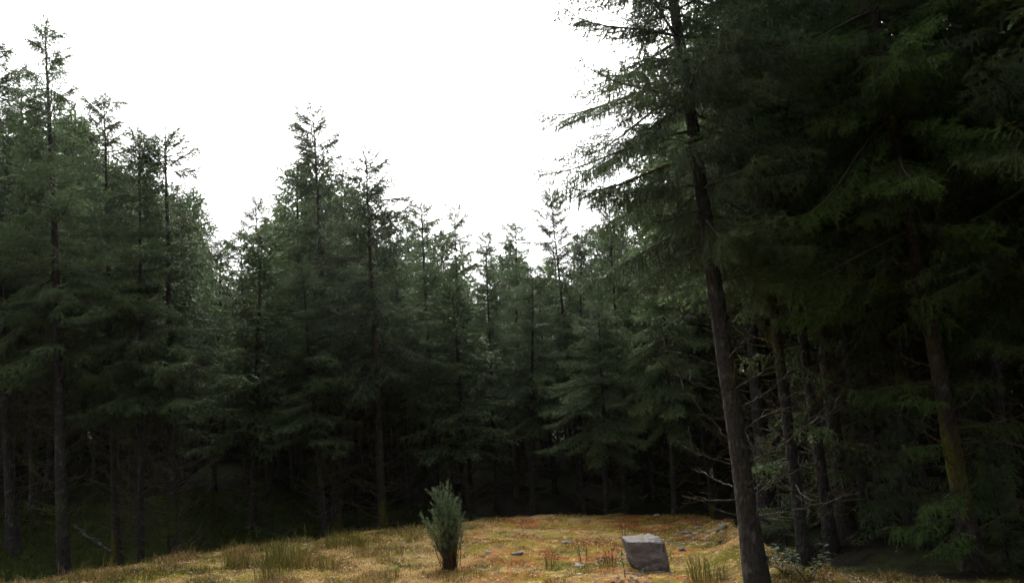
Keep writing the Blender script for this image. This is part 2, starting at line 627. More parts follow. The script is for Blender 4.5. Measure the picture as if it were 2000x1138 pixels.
def make_spruce(seed, H, r0, cs, rad, lod, whorl=.26, per=5, dead=45, low=0, top_sparse=0.0, droop=0.0, gap=.15, tshift=0.0, sides=10, dead_len=.75, power=.8):
    """crown and trunk meshes of one spruce standing on the origin"""
    rng = np.random.default_rng(seed)
    n = 26
    z = np.linspace(-.35, H, n)
    wx = np.cumsum(rng.normal(size=n)) * .008 * H / 9
    wy = np.cumsum(rng.normal(size=n)) * .008 * H / 9
    f = np.clip(z / H, 0, 1)
    wx = (wx - wx[1]) * f
    wy = (wy - wy[1]) * f
    axis = np.stack([wx, wy, z], 1)
    rr = r0 * ((1 - f) ** .85) + .008 + r0 * .55 * np.exp(-np.clip(z, 0, 9) / .18)
    at = lambda h: np.array([np.interp(h, z, wx), np.interp(h, z, wy), h])
    rad_at = lambda h: float(np.interp(h, z, rr))
    g = Geo()
    V, T = tube(axis, rr, sides, wob=.10, rng=rng)
    g.add(V, T, 0)
    # dead lower branches
    for k in range(dead):
        h = .25 + (cs * 1.15 - .25) * rng.random() ** .8
        az = rng.random() * 2 * math.pi
        dead_branch_geo(g, at(h) + np.array([math.cos(az), math.sin(az), 0]) * rad_at(h) * .8, az, R(-8 + 40 * rng.random()),
                        dead_len * (.45 + .8 * rng.random()), rng, r0=.0045 + .0045 * rng.random(), sub=5 if lod < 2 else 2)
    c = Geo()
    h = cs
    lump = rng.random(8)
    while h < H - .12:
        t = (H - h) / (H - cs)
        prof = min(1.0, (t * 1.12) ** power)
        prof = max(prof, .20 + .25 * min(1, t * 6))
        if t > .86:
            prof *= 1 - 1.6 * (t - .86)
        a0 = rng.random() * 6.28
        m = per if t > .12 else 4
        for k in range(m):
            az = a0 + k * 6.283 / m + rng.normal() * .25
            lf = lump[int(az / 6.283 * 8) % 8] * .35 + .8
            if rng.random() < (gap + top_sparse * (1 - t)) * min(1, .3 + 5 * t):
                continue
            L = max(.16, rad * prof * lf * (0.55 + .65 * rng.random()) + .08)
            el = R(48 * (1 - t) ** 1.6 + 6 - 16 * t - droop * t + rng.normal() * 10)
            hh = h + rng.normal() * .05
            stamp(c, at(hh), L, az, el, rng.normal() * .38, lod, rng, tshift + rng.normal() * .10)
        # small filler boughs between the whorls
        for k in range(2 if t > .1 else 0):
            if rng.random() < gap:
                continue
            az = rng.random() * 6.283
            hh = h + whorl * (.3 + .4 * rng.random())
            stamp(c, at(min(hh, H)), max(.14, rad * prof * (.35 + .35 * rng.random())), az, R(30 * (1 - t) + rng.normal() * 9), rng.normal() * .3, lod, rng, tshift + rng.normal() * .10)
        h += whorl * (.75 + .5 * rng.random()) * (.95 + .15 * t)
    for k in range(9):
        stamp(c, at(H - .62 + .062 * k), .34 - .012 * k, k * 2.4, R(38 + 4 * k), 0, lod, rng, tshift)
    stamp(c, at(H - .05), .30, 0, R(88), 0, lod, rng, tshift)
    for k in range(low):
        hh = .3 + (cs - .2) * rng.random()
        stamp(c, at(hh), .3 + .5 * rng.random(), rng.random() * 6.283, R(5 + rng.normal() * 12), rng.normal() * .3, lod, rng, tshift + .05)
    return c, g


class Kind:
    def __init__(self, name, bark, needle=None, **kw):
        self.H = kw['H']
        c, g = make_spruce(**kw)
        self.crown = c.mesh(name + '_crown', [needle or M_NEEDLE, M_TWIG])
        self.trunk = g.mesh(name + '_trunk', [bark, M_TWIG], smooth=True)


def set_tree(kind, base, top, label, group=None, spin=None, fat=1.0, name='spruce_tree'):
    """stand a copy of a spruce so that its axis runs from base to top"""
    base, top = Vector(base), Vector(top)
    ax = top - base
    s = ax.length / kind.H
    root = bpy.data.objects.new(name, None)
    COL.objects.link(root)
    root.empty_display_size = .3
    q = ax.to_track_quat('Z', 'Y')
    spin = random.random() * 6.28 if spin is None else spin
    M = q.to_matrix().to_4x4() @ Matrix.Rotation(spin, 4, 'Z') @ Matrix.Diagonal((s * fat, s * fat, s, 1))
    M.translation = base
    root.matrix_world = M
    tag(root, label, 'tree', group)
    link('trunk', kind.trunk, root)
    link('crown', kind.crown, root)
    return root


def axis_from_pixels(bx, by, tx, ty, D, tD=None):
    """trunk axis through two photo points, carried down to the ground"""
    b, t = pix(bx, by, D), pix(tx, ty, D if tD is None else tD)
    d = (b - t) / np.linalg.norm(b - t)
    p = b.copy()
    for _ in range(400):
        if p[2] <= gz(p[0], p[1]):
            break
        p = p + d * .02
    for _ in range(400):
        if p[2] >= gz(p[0], p[1]):
            break
        p = p - d * .02
    return p, t


random.seed(11)
# ------------------------------------------------------------------ kinds of spruce
K = {
    'bushy': Kind('bushy', M_BARK, seed=1, H=9.0, r0=.080, cs=3.5, rad=1.55, lod=1, dead=125, low=0, power=.7, whorl=.26, gap=.2),
    'layered': Kind('layered', M_MOSSY, seed=2, H=8.5, r0=.080, cs=3.3, rad=1.6, lod=1, dead=125, low=1, droop=8, power=.7, gap=.16),
    'slim': Kind('slim', M_BARK, seed=3, H=8.5, r0=.068, cs=3.3, rad=1.15, lod=1, dead=125, low=1, gap=.24, top_sparse=.1, power=.7),
    'open': Kind('open', M_BARK, seed=4, H=9.0, r0=.070, cs=3.4, rad=1.5, lod=1, dead=115, low=1, gap=.30, top_sparse=.12, whorl=.30, power=.75),
    'spire': Kind('spire', M_MOSSY, seed=5, H=9.0, r0=.085, cs=3.3, rad=1.75, lod=1, dead=125, low=1, gap=.2, power=1.0),
    'drooping': Kind('drooping', M_BARK, seed=6, H=7.5, r0=.07, cs=2.9, rad=1.7, lod=1, dead=70, low=0, droop=24, tshift=.12, power=.6, gap=.2),
    'tall': Kind('tall', M_BARK, seed=7, H=11.0, r0=.11, cs=4.2, rad=1.7, lod=1, dead=125, low=0, gap=.2, power=.8, top_sparse=.1),
    'shade': Kind('shade', M_BARK, seed=8, H=8.5, r0=.07, cs=3.3, rad=1.45, lod=2, dead=110, low=0, sides=6, power=.65),
    'gloom': Kind('gloom', M_MOSSY, seed=9, H=8.5, r0=.065, cs=2.7, rad=1.4, lod=2, dead=110, low=1, sides=6, power=.65),
}

# ------------------------------------------------------------------ front trees, one by one
# kind, base px, base row, top px, top row, metres ahead, label, fat
FRONT = [
    ('tall', 125, 1125, 95, 55, 9.6, 'tallest spruce on the left, sparse-topped, its grey trunk at the grass edge', 0.95),
    ('bushy', 28, 1112, -22, 90, 10.2, 'dark mossy-footed spruce cut by the left edge of the photo', 1.05),
    ('bushy', 72, 1092, 40, 170, 11.4, 'black-trunked spruce just behind and left of the tall grey-trunked one', 1.0),
    ('layered', 228, 1090, 203, 195, 10.8, 'spruce with wide dark trunk beside the stream', 0.85),
    ('open', 275, 1100, 271, 262, 10.2, 'spruce with straight grey trunk right of the stream and twin slender tops', 0.85),
    ('slim', 338, 1088, 322, 262, 10.6, 'spruce whose green boughs overhang the pale grass slope on the left', 1.25),
    ('slim', 415, 1040, 432, 470, 14.5, 'low dark spruce in the shade right of the overhanging boughs', 1.2),
    ('slim', 483, 1035, 470, 448, 16.5, 'small thin-topped spruce left of the slender pole-like one', 1.1),
    ('open', 530, 1042, 498, 385, 14.8, 'slender spruce with bare grey pole and ragged top, left of the central spire', 0.8),
    ('spire', 660, 1030, 609, 212, 13.8, 'tallest spruce in the middle, with a pointed spire against the white sky', 1.0),
    ('layered', 748, 1015, 714, 308, 13.2, 'broad bushy spruce with yellow moss on its trunk, right of the tallest central spire', 1.15),
    ('slim', 635, 1035, 590, 520, 12.2, 'short mossy-trunked spruce standing at the rim below the tallest spire', 1.3),
    ('slim', 858, 1020, 822, 398, 15.0, 'thin spruce right of the broad bushy one, its tip half bare', 1.0),
    ('open', 905, 1012, 888, 398, 15.5, 'sparse bare-tipped spruce rising above the broom bush', 0.75),
    ('slim', 972, 1005, 948, 452, 16.0, 'narrow club-topped spruce left of the middle of the dark wood', 0.8),
    ('layered', 1010, 1002, 1008, 440, 17.5, 'ragged spruce between the club-topped one and the feathery spire', 1.0),
    ('spire', 1140, 1000, 1078, 372, 15.5, 'feathery spired spruce left of the big leaning trunk, against the sky', 0.75),
    ('bushy', 1040, 1002, 1040, 520, 14.5, 'low rounded spruce with bright layered boughs in the centre right', 1.2),
    ('bushy', 1130, 1000, 1135, 470, 16.5, 'spruce with dense tiered boughs behind the drooping one', 1.1),
    ('open', 1222, 1000, 1190, 400, 15.0, 'thin-stemmed spruce just left of the big leaning trunk', 0.9),
    ('drooping', 1185, 1000, 1172, 600, 12.6, 'short drooping spruce with grey-green hanging boughs over the back of the clearing', 1.25),
    ('drooping', 1318, 1005, 1292, 470, 12.2, 'pale green spruce with hanging boughs behind the dead grey branches', 1.0),
    ('layered', 1395, 1015, 1330, 420, 13.0, 'dense green spruce hidden behind the big leaning trunk', 1.0),
    ('bushy', 800, 1022, 770, 470, 16.0, 'mid-sized spruce filling the gap right of the mossy trunk', 1.1),
    ('bushy', 580, 1040, 545, 540, 16.5, 'low bushy spruce below and left of the tallest spire', 1.2),
]
for kd, bx, by, tx, ty, D, lab, fat in FRONT:
    b, t = axis_from_pixels(bx, by, tx, ty, D)
    set_tree(K[kd], b, t, lab, 'spruces round the clearing', fat=fat)

# ------------------------------------------------------------------ the big leaning spruce on the right
b, t0 = axis_from_pixels(1478, 1128, 1314, 0, 6.2, 6.5)
ax = (t0 - b) / np.linalg.norm(t0 - b)
H1 = 10.6
big = Kind('leaning', M_BARK, seed=23, H=H1, r0=.080, cs=3.0, rad=1.32, lod=0, dead=16, low=0, gap=.2, whorl=.27, per=6, sides=18, droop=-4, power=.5)
BIG = set_tree(big, b, b + ax * H1, 'big leaning spruce with bare dark trunk and dead grey branches, beside the boulder', 'spruces round the clearing', spin=.6)
BIGM = BIG.matrix_world.copy()
BIGI = np.array(BIGM.inverted())


def pixel_branch(pts, D0, dD, r0, subs=()):
    """dead branch of the leaning spruce through photo points, running dD metres away from the trunk plane"""
    W = []
    for k, (px, py) in enumerate(pts):
        W.append(pix(px, py, D0 + dD * k / (len(pts) - 1)))
    W = np.array(W)
    # smooth the polyline
    t = np.linspace(0, len(W) - 1, 4 * len(W))
    W2 = np.stack([np.interp(t, np.arange(len(W)), W[:, c]) for c in range(3)], 1)
    rng = np.random.default_rng(int(pts[0][0] * 7 + pts[0][1]))
    W2[1:-1] = (W2[:-2] + W2[1:-1] * 2 + W2[2:]) / 4 + rng.normal(size=W2[1:-1].shape) * .006
    Lc = np.c_[W2, np.ones(len(W2))] @ BIGI.T
    g = Geo()
    V, T = tube(Lc[:, :3], np.linspace(r0, r0 * .35, len(Lc)), 6)
    g.add(V, T, 0)
    for j in range(len(W2) // 3):
        k = int(rng.integers(3, len(W2) - 1))
        dd = Lc[k, :3] - Lc[k - 1, :3]
        dd = dd / (np.linalg.norm(dd) + 1e-9) * .6 + rng.normal(size=3) * .5 + np.array([0, 0, .5])
        dd /= np.linalg.norm(dd)
        ln = .06 + .16 * rng.random()
        p = Lc[k, :3]
        V, T = tube(np.array([p, p + dd * ln * .5 + rng.normal(size=3) * .01, p + dd * ln]), [r0 * .45, r0 * .35, r0 * .2], 4)
        g.add(V, T, 0)
    link('dead_branch', g.mesh('dead_branch', [M_DEAD], True), BIG)


for pts, dD, r0 in [
    ([(1385, 630), (1345, 612), (1318, 590), (1300, 545)], -.5, .012),
    ([(1398, 712), (1345, 692), (1290, 668), (1248, 643)], -.6, .012),
    ([(1402, 762), (1368, 752), (1330, 738), (1253, 686)], -.8, .011),
    ([(1418, 852), (1392, 822), (1368, 800), (1345, 768), (1322, 770)], -.4, .012),
    ([(1425, 905), (1380, 892), (1338, 874)], -.6, .010),
    ([(1432, 950), (1390, 930), (1352, 915)], .5, .009),
    ([(1422, 700), (1452, 668), (1468, 640)], -.3, .010),
    ([(1430, 765), (1475, 735), (1530, 700)], -.4, .012),
    ([(1438, 800), (1492, 770), (1545, 722)], .3, .011),
    ([(1445, 842), (1500, 808), (1560, 790)], -.5, .011),
    ([(1448, 830), (1470, 870), (1478, 940), (1478, 1012)], -.4, .010),
    ([(1452, 905), (1510, 880), (1580, 830), (1640, 790)], -.4, .012),
    ([(1460, 960), (1520, 935), (1590, 900)], .4, .010),
    ([(1468, 1010), (1530, 1000), (1600, 985), (1680, 960)], -.4, .011),
    ([(1400, 640), (1430, 600), (1475, 575)], .3, .010),
    ([(1372, 470), (1430, 440), (1480, 400)], .3, .014),
]:
    pixel_branch(pts, 6.25, dD, r0 * .72)

# ------------------------------------------------------------------ thin and dark trees on the right
K['post'] = Kind('post', M_BARK, seed=31, H=9.5, r0=.065, cs=3.4, rad=1.5, lod=1, dead=80, low=5, dead_len=.9, power=.65)
K['epic'] = Kind('epic', M_MOSSY, M_FRESH, seed=32, H=10.5, r0=.078, cs=3.0, rad=1.8, lod=0, dead=70, low=16, gap=.24, tshift=.08, droop=4, sides=14)
K['near'] = Kind('near', M_BARK, seed=33, H=11.0, r0=.09, cs=2.6, rad=2.0, lod=0, dead=70, low=4, droop=6, gap=.26, sides=14, tshift=.05)
K['fresh'] = Kind('fresh', M_BARK, M_FRESH, seed=36, H=11.0, r0=.09, cs=3.0, rad=2.1, lod=0, dead=70, low=0, droop=4, gap=.28, sides=14, tshift=.2)
RIGHT = [
    ('post', 1578, 1130, 1480, 380, 7.6, 9.0, 'thin dark-stemmed spruce next right of the big leaning trunk', 1.0),
    ('post', 1632, 1125, 1560, 600, 8.2, 9.2, 'black-stemmed spruce in the middle of the three thin ones on the right', 1.0),
    ('layered', 1662, 1115, 1602, 600, 8.6, 9.0, 'moss-flecked spruce, rightmost of the three thin close stems', 1.0),
    ('post', 1730, 1100, 1690, 700, 9.6, 9.0, 'very thin spruce stem half hidden by green twigs on the right', 0.8),
    ('post', 1702, 1110, 1650, 640, 8.9, 9.0, 'thin straight spruce stem close right of the moss-flecked one', 0.8),
    ('post', 1775, 1100, 1722, 640, 9.8, 9.5, 'thin spruce stem in the shade just left of the grey-brown trunk', 0.9),
    ('epic', 1895, 1065, 1790, 500, 6.4, 10.0, 'spruce with grey-brown trunk and low green boughs near the right edge', 1.0),
    ('near', 2120, 1120, 2050, 500, 5.8, 10.5, 'spruce with black crown closing off the right edge of the photo', 1.0),
    ('fresh', 1790, 1060, 1720, 200, 9.0, 11.0, 'tall spruce with heavy dark boughs filling the upper right', 1.0),
    ('tall', 1960, 1060, 1900, 300, 8.8, 11.5, 'tall spruce lost in black shade behind the low green boughs', 1.1),
    ('bushy', 1500, 1040, 1440, 300, 11.0, 10.0, 'dense dark spruce between the big leaning trunk and the thin stems', 1.2),
]
for kd, bx, by, tx, ty, D, H, lab, fat in RIGHT:
    b, t = axis_from_pixels(bx, by, tx, ty, D)
    d = (t - b) / np.linalg.norm(t - b)
    sp = random.random() * 6.28
    if bx == 1702:
        turn = sp
    set_tree(K[kd], b, b + d * H, lab, 'spruces round the clearing', fat=fat, spin=turn if kd == 'epic' else sp)

K['young'] = Kind('young', M_BARK, seed=41, H=2.2, r0=.022, cs=.15, rad=.75, lod=0, dead=12, low=0, gap=.5, whorl=.24, dead_len=.4, sides=7, tshift=.05, power=.7)
for px, D, H, lab in [
    (1706, 8.4, 1.9, 'young green spruce between the thin stems and the grey-brown trunk'),
    (1790, 7.6, 1.2, 'low young spruce at the left foot of the grey-brown trunk near the right edge'),
    (1965, 6.4, .9, 'small young spruce in the bottom right corner of the photo'),
    (1612, 10.2, 2.3, 'young spruce glimpsed in the shade behind the three thin stems'),
    (1535, 8.8, 1.5, 'young spruce just right of the big leaning trunk'),
    (1925, 8.4, 1.9, 'young spruce rising behind the grey-brown trunk near the right edge'),
]:
    q = pix(px, 1050, D)
    z = gz(q[0], q[1])
    set_tree(K['young'], (q[0], q[1], z - .03), (q[0] - .05, q[1], z + H), lab, 'young spruces under the right-hand trees', name='young_spruce')

# ------------------------------------------------------------------ the wood behind
SKYLINE = np.array([(-400, 60), (0, 130), (95, 75), (170, 170), (220, 215), (270, 280), (340, 280), (400, 340), (418, 480), (470, 455), (540, 400), (575, 330),
                    (610, 230), (660, 340), (715, 320), (770, 390), (820, 410), (850, 445), (890, 410), (920, 475), (980, 475), (1040, 435),
                    (1080, 385), (1130, 430), (1200, 400), (1280, 350), (1330, -200), (2000, -500), (2600, -500)], float)
CRI = CR.T


def height_under_skyline(x, y, z0, margin):
    """tallest a tree at (x, y) can be and keep its tip below the tree line of the photo"""
    H = 12.0
    while H > 4.0:
        q = CRI @ (np.array([x, y, z0 + H]) - np.array([0, 0, EYE]))
        px, py = 1000 + FPX * q[0] / -q[2], 569 - FPX * q[1] / -q[2]
        if py > np.interp(px, SKYLINE[:, 0], SKYLINE[:, 1]) + margin:
            break
        H -= .1
    return H


rng = np.random.default_rng(5)
placed = [tuple(o.matrix_world.translation[:2]) for o in COL.objects if o.name.startswith('spruce_tree')]
count = 0
for ring in range(20000):
    az = R(rng.uniform(-46, 50))
    r = 12.5 + 17 * rng.random() ** 0.9
    x, y = r * math.sin(az), r * math.cos(az)
    De = np.interp(az, RIM_AZ, RIM_R)
    if r < De + (2.8 if az < R(18) else 2.0):
        continue
    if any((x - a) ** 2 + (y - c) ** 2 < 1.3 ** 2 for a, c in placed):
        continue
    dz = math.degrees(az)
    z = gz(x, y)
    H = min(height_under_skyline(x, y, z, rng.uniform(20, 170)), rng.uniform(9, 11.5))
    if H < 4.2:
        continue
    placed.append((x, y))
    if dz > 16:
        where, grp = 'spruce standing in the black shade behind the thin stems on the right', 'spruces in the shade on the right'
    elif dz < -21:
        where, grp = 'spruce deep in the dark wood behind the stream on the left', 'spruces in the shade on the left'
    else:
        where, grp = 'spruce standing in the black shade behind the clearing in the middle', 'spruces in the shade behind the clearing'
    lean = rng.normal(size=2) * .02 * H
    set_tree(K['shade' if count % 3 else 'gloom'], (x, y, z - .05), (x + lean[0] - .03 * H, y + lean[1], z + H), where, grp, fat=rng.uniform(.9, 1.2) * (1.25 if H < 6 else 1))
    count += 1
    if count >= 210:
        break

for k, (x, y) in enumerate([(6.6, 4.6), (5.0, 2.4), (7.6, 2.2), (9.0, 5.5), (4.6, -.4), (7.0, -.8), (3.4, -3.0), (6.0, -3.4), (.8, -4.6), (9.8, 2.5), (8.2, 8.0), (9.6, 9.8), (4.3, 1.3), (10.6, 7.0), (7.9, 6.2), (5.6, 3.6), (-1.6, -5.2), (-4.0, -4.6), (-6.0, -3.2), (-7.4, -1.2), (-2.9, -6.8), (-5.4, -6.0), (-8.0, .8), (-7.6, -4.4), (1.2, -6.8), (3.0, -5.6), (5.2, -5.4), (-9.2, 2.6), (-9.8, -1.8)]):  # extra trees added off-camera to block light from the sides and behind
    z = gz(x, y)
    H = 10 + (k * 37 % 10) * .15
    set_tree(K['bushy' if k % 2 else 'shade'], (x, y, z - .05), (x - .2, y, z + H), 'spruce added close round the viewpoint to block light, outside the clearing', 'spruces added round the viewpoint for shade', fat=1.15)

# the far wood beyond, one dark mass
def far_wood():
    g = Geo()
    proto = []
    for sd in (51, 52, 53):
        c, t = make_spruce(seed=sd, H=8.5, r0=.08, cs=.4, rad=1.5, lod=3, dead=6, low=4, sides=5, power=.6, gap=.08)
        cv, ct, cm, ca = c.arrays()
        tv, tt, tm, ta = t.arrays()
        proto.append((np.concatenate([cv, tv]), np.concatenate([ct, tt + len(cv)]), np.concatenate([cm, tm * 0 + 1]), np.concatenate([ca, ta])))
    r2 = np.random.default_rng(77)
    k = 0
    for row, r in enumerate((30.6, 32.6, 34.8)):
        for a in np.arange(-50, 54, math.degrees(1.75 / r)):
            az = R(a + r2.uniform(-1, 1))
            x, y = r * math.sin(az) + r2.normal() * .4, r * math.cos(az) + r2.normal() * .4
            z = gz(x, y)
            H = min(height_under_skyline(x, y, z, r2.uniform(40, 190)), r2.uniform(9, 11.5))
            V, T, M, A = proto[k % 3]
            sc = H / 8.5
            th = r2.random() * 6.283
            Rz = np.array([[math.cos(th), -math.sin(th), 0], [math.sin(th), math.cos(th), 0], [0, 0, 1]])
            f = sc * r2.uniform(1, 1.3)
            W = (V * [f, f, sc]) @ Rz.T + [x, y, z - .1]
            g.V.append(W.astype(np.float32)); g.T.append(T + g.n); g.M.append(M); g.A.append(A); g.n += len(W)
            k += 1
    tag(link('forest', g.mesh('forest', [M_NEEDLE, M_TWIG])), 'dark far wood of spruces closing the view behind the clearing', 'forest', kind='stuff')


far_wood()

# ------------------------------------------------------------------ ground sheet
def ground_sheet():
    az = np.radians(np.concatenate([np.arange(-180, -52, 4), np.arange(-52, 52, .3), np.arange(52, 180, 4)]))
    r = np.concatenate([np.linspace(.3, 4, 20, endpoint=False), np.arange(4, 14, .045), 14 * (400 / 14) ** np.linspace(0, 1, 60)])
    A, Rr = np.meshgrid(az, r)
    X, Y = Rr * np.sin(A), Rr * np.cos(A)
    Z = ground(X, Y)
    n, m = X.shape
    V = np.stack([X, Y, Z], -1).reshape(-1, 3)
    i = np.arange(n - 1)[:, None] * m
    j = np.arange(m)[None]
    k = (j + 1) % m
    a, b_, c, d = (i + j).ravel(), (i + k).ravel(), (i + m + k).ravel(), (i + m + j).ravel()
    T = np.concatenate([np.stack([a, c, b_], 1), np.stack([a, d, c], 1)])
    V = np.concatenate([V, [[0, 0, gz(0, .01)]]])
    cc = len(V) - 1
    T = np.concatenate([T, np.stack([np.full(m, cc), np.arange(m), (np.arange(m) + 1) % m], 1)])
    x, y = V[:, 0], V[:, 1]
    cl = clearing(x, y)[:, None]
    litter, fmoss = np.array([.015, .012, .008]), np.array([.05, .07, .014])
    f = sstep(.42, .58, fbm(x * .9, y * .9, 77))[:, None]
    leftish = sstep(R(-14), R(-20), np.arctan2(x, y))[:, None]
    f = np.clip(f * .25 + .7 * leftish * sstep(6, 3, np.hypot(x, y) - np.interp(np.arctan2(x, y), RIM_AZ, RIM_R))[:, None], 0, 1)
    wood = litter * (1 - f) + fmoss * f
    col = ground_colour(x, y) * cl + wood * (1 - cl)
    g = Geo()
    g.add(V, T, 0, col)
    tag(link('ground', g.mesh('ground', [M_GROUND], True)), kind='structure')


ground_sheet()


# ------------------------------------------------------------------ grass and moss blades
def blades(x, y, h, w, col, lean, rng):
    n = len(x)
    z = ground(x, y) - .006
    base = np.stack([x, y, z], 1)
    az = rng.random(n) * 6.283
    dirv = np.stack([np.cos(az), np.sin(az), np.zeros(n)], 1)
    sidev = np.stack([-np.sin(az), np.cos(az), np.zeros(n)], 1)
    az2 = rng.random(n) * 6.283
    sidev = np.stack([np.cos(az2), np.sin(az2), np.zeros(n)], 1)
    up = np.array([0, 0, 1.0])
    mid = base + up * (h * .55)[:, None] + dirv * (h * lean * .25)[:, None]
    tip = base + up * (h * (1 - .35 * lean))[:, None] + dirv * (h * lean * .8)[:, None]
    V = np.stack([base - sidev * w[:, None] / 2, base + sidev * w[:, None] / 2, mid + sidev * w[:, None] * .35, mid - sidev * w[:, None] * .35, tip], 1).reshape(-1, 3)
    i = np.arange(n)[:, None] * 5
    T = np.concatenate([i + [0, 1, 2], i + [0, 2, 3], i + [3, 2, 4]])
    return V, T, np.repeat(col, 5, 0)


def grass():
    rng = np.random.default_rng(3)
    n = 300000
    az = R(-46) + R(80) * rng.random(n)
    De = np.interp(az, RIM_AZ, RIM_R)
    r = np.sqrt(4.3 ** 2 + ((De + .5) ** 2 - 4.3 ** 2) * rng.random(n))
    x, y = r * np.sin(az), r * np.cos(az)
    cl = fbm(x * 3.2, y * 3.2, 301, 3)
    keep = rng.random(n) < .25 + 1.2 * sstep(.35, .65, cl)
    x, y, cl, az, r = x[keep], y[keep], cl[keep], az[keep], r[keep]
    n = len(x)
    rim = sstep(-1.2, .1, r - np.interp(az, RIM_AZ, RIM_R))
    tall = sstep(R(-4), R(-14), az)
    h = (.010 + .028 * rng.random(n) ** 2) * (0.5 + 1.15 * sstep(.45, .68, cl)) * (1 + .9 * tall + .3 * rim)
    long = rng.random(n) < .015 + .03 * tall
    h = np.where(long, h * 2.2 + .03, h)
    w = .0035 + .004 * rng.random(n)
    w = np.where(long, w * .6, w)
    col = ground_colour(x + rng.normal(size=n) * .05, y + rng.normal(size=n) * .05) * (.55 + 1.0 * rng.random(n) ** 1.3)[:, None]
    dark = rng.random(n) < .15
    col[dark] *= .45
    pale = rng.random(n) < .12
    col[pale] = np.array([.42, .32, .16]) * (.8 + .4 * rng.random((pale.sum(), 1)))
    V, T, A = blades(x, y, h, w, col, .3 + .9 * rng.random(n), rng)
    g = Geo()
    g.add(V, T, 0, A)
    tag(link('grass', g.mesh('grass', [M_BLADE])), 'low straw, moss and rust coloured turf over the clearing', 'grass', kind='stuff')
    # dim grass on the shaded bank by the stream
    n = 60000
    az = R(-44) + R(40) * rng.random(n)
    De = np.interp(az, RIM_AZ, RIM_R)
    r = De + .2 + 6 * rng.random(n)
    x, y = r * np.sin(az), r * np.cos(az)
    h = .03 + .09 * rng.random(n) ** 2
    col = np.array([.06, .085, .015]) * (.6 + .8 * rng.random((n, 1)))
    V, T, A = blades(x, y, h, .006 + .005 * rng.random(n), col, .5 + .7 * rng.random(n), rng)
    g = Geo()
    g.add(V, T, 0, A)
    tag(link('undergrowth', g.mesh('undergrowth', [M_BLADE])), 'dim green grass and moss on the shaded bank by the stream', 'undergrowth', kind='stuff')


grass()


def litter():
    rng = np.random.default_rng(14)
    n = 9000
    az = R(-42) + R(76) * rng.random(n)
    De = np.interp(az, RIM_AZ, RIM_R)
    r = np.sqrt(4.6 ** 2 + (De ** 2 - 4.6 ** 2) * rng.random(n))
    x, y = r * np.sin(az), r * np.cos(az)
    z = ground(x, y) + .012 + .012 * rng.random(n)
    a = rng.random(n) * 6.283
    twig = rng.random(n) < .35
    ln = np.where(twig, .02 + .06 * rng.random(n), .008 + .014 * rng.random(n))
    wd = np.where(twig, .003 + .003 * rng.random(n), ln * .7)
    d = np.stack([np.cos(a), np.sin(a), .25 * rng.normal(size=n)], 1) * (ln / 2)[:, None]
    s_ = np.stack([-np.sin(a), np.cos(a), .3 * rng.normal(size=n)], 1) * (wd / 2)[:, None]
    P = np.stack([x, y, z], 1)
    up = np.array([0, 0, 1.0]) * (wd * .5)[:, None]
    V = np.stack([P - d - s_, P + d - s_, P + d + s_, P - d + s_, P + up], 1).reshape(-1, 3)
    i = np.arange(n)[:, None] * 5
    T = np.concatenate([i + [0, 1, 4], i + [1, 2, 4], i + [2, 3, 4], i + [3, 0, 4]])
    t = rng.random((n, 1))
    col = np.where(t < .35, np.array([[.42, .38, .30]]), np.where(t < .7, np.array([[.06, .04, .025]]), np.array([[.30, .12, .04]]))) * (.7 + .6 * rng.random((n, 1)))
    g = Geo()
    g.add(V, T, 0, np.repeat(col, 5, 0))
    tag(link('litter', g.mesh('litter', [M_BLADE])), 'dead twigs, leaf scraps and pale flecks scattered over the turf', 'litter', kind='stuff')


litter()

# ------------------------------------------------------------------ rush tufts
def rush_tuft(px, py, hpx, n, label, seed, spread=.16, name='rush_tuft', cat='rushes', cols=((.13, .15, .025), (.26, .21, .06)), lean=.35, group='rush tufts in the clearing'):
    p = ray_ground(px, py)
    rng = np.random.default_rng(seed)
    H = hpx / FPX * p[1]
    g = Geo()
    a, rr = rng.random(n) * 6.283, spread * np.sqrt(rng.random(n))
    x, y = rr * np.cos(a), rr * np.sin(a)
    z = ground(p[0] + x, p[1] + y) - p[2] - .01
    h = H * (.45 + .55 * rng.random(n))
    la = a + rng.normal(size=n) * .8
    ln = h * lean * (.3 + rng.random(n))
    w = .004 + .003 * rng.random(n)
    base = np.stack([x, y, z], 1)
    dv = np.stack([np.cos(la), np.sin(la), 0 * la], 1)
    sv = np.stack([-np.sin(la), np.cos(la), 0 * la], 1)
    mid = base + dv * (ln * .3)[:, None] + np.array([0, 0, 1]) * (h * .6)[:, None]
    tip = base + dv * ln[:, None] + np.array([0, 0, 1]) * h[:, None]
    t = rng.random((n, 1))
    col = (np.array(cols[0]) * t + np.array(cols[1]) * (1 - t)) * (.7 + .6 * rng.random((n, 1)))
    for s2 in (0, 1):
        sd = sv if s2 == 0 else np.cross(dv, [0, 0, 1.0]) * 0 + dv * .7
        V = np.stack([base - sd * w[:, None] / 2, base + sd * w[:, None] / 2, mid + sd * w[:, None] / 2, mid - sd * w[:, None] / 2, tip], 1).reshape(-1, 3)
        i = np.arange(n)[:, None] * 5
        g.add(V, np.concatenate([i + [0, 1, 2], i + [0, 2, 3], i + [3, 2, 4]]), 0, np.repeat(col, 5, 0))
    o = link(name, g.mesh(name, [M_BLADE]))
    o.location = p
    tag(o, label, cat, group)


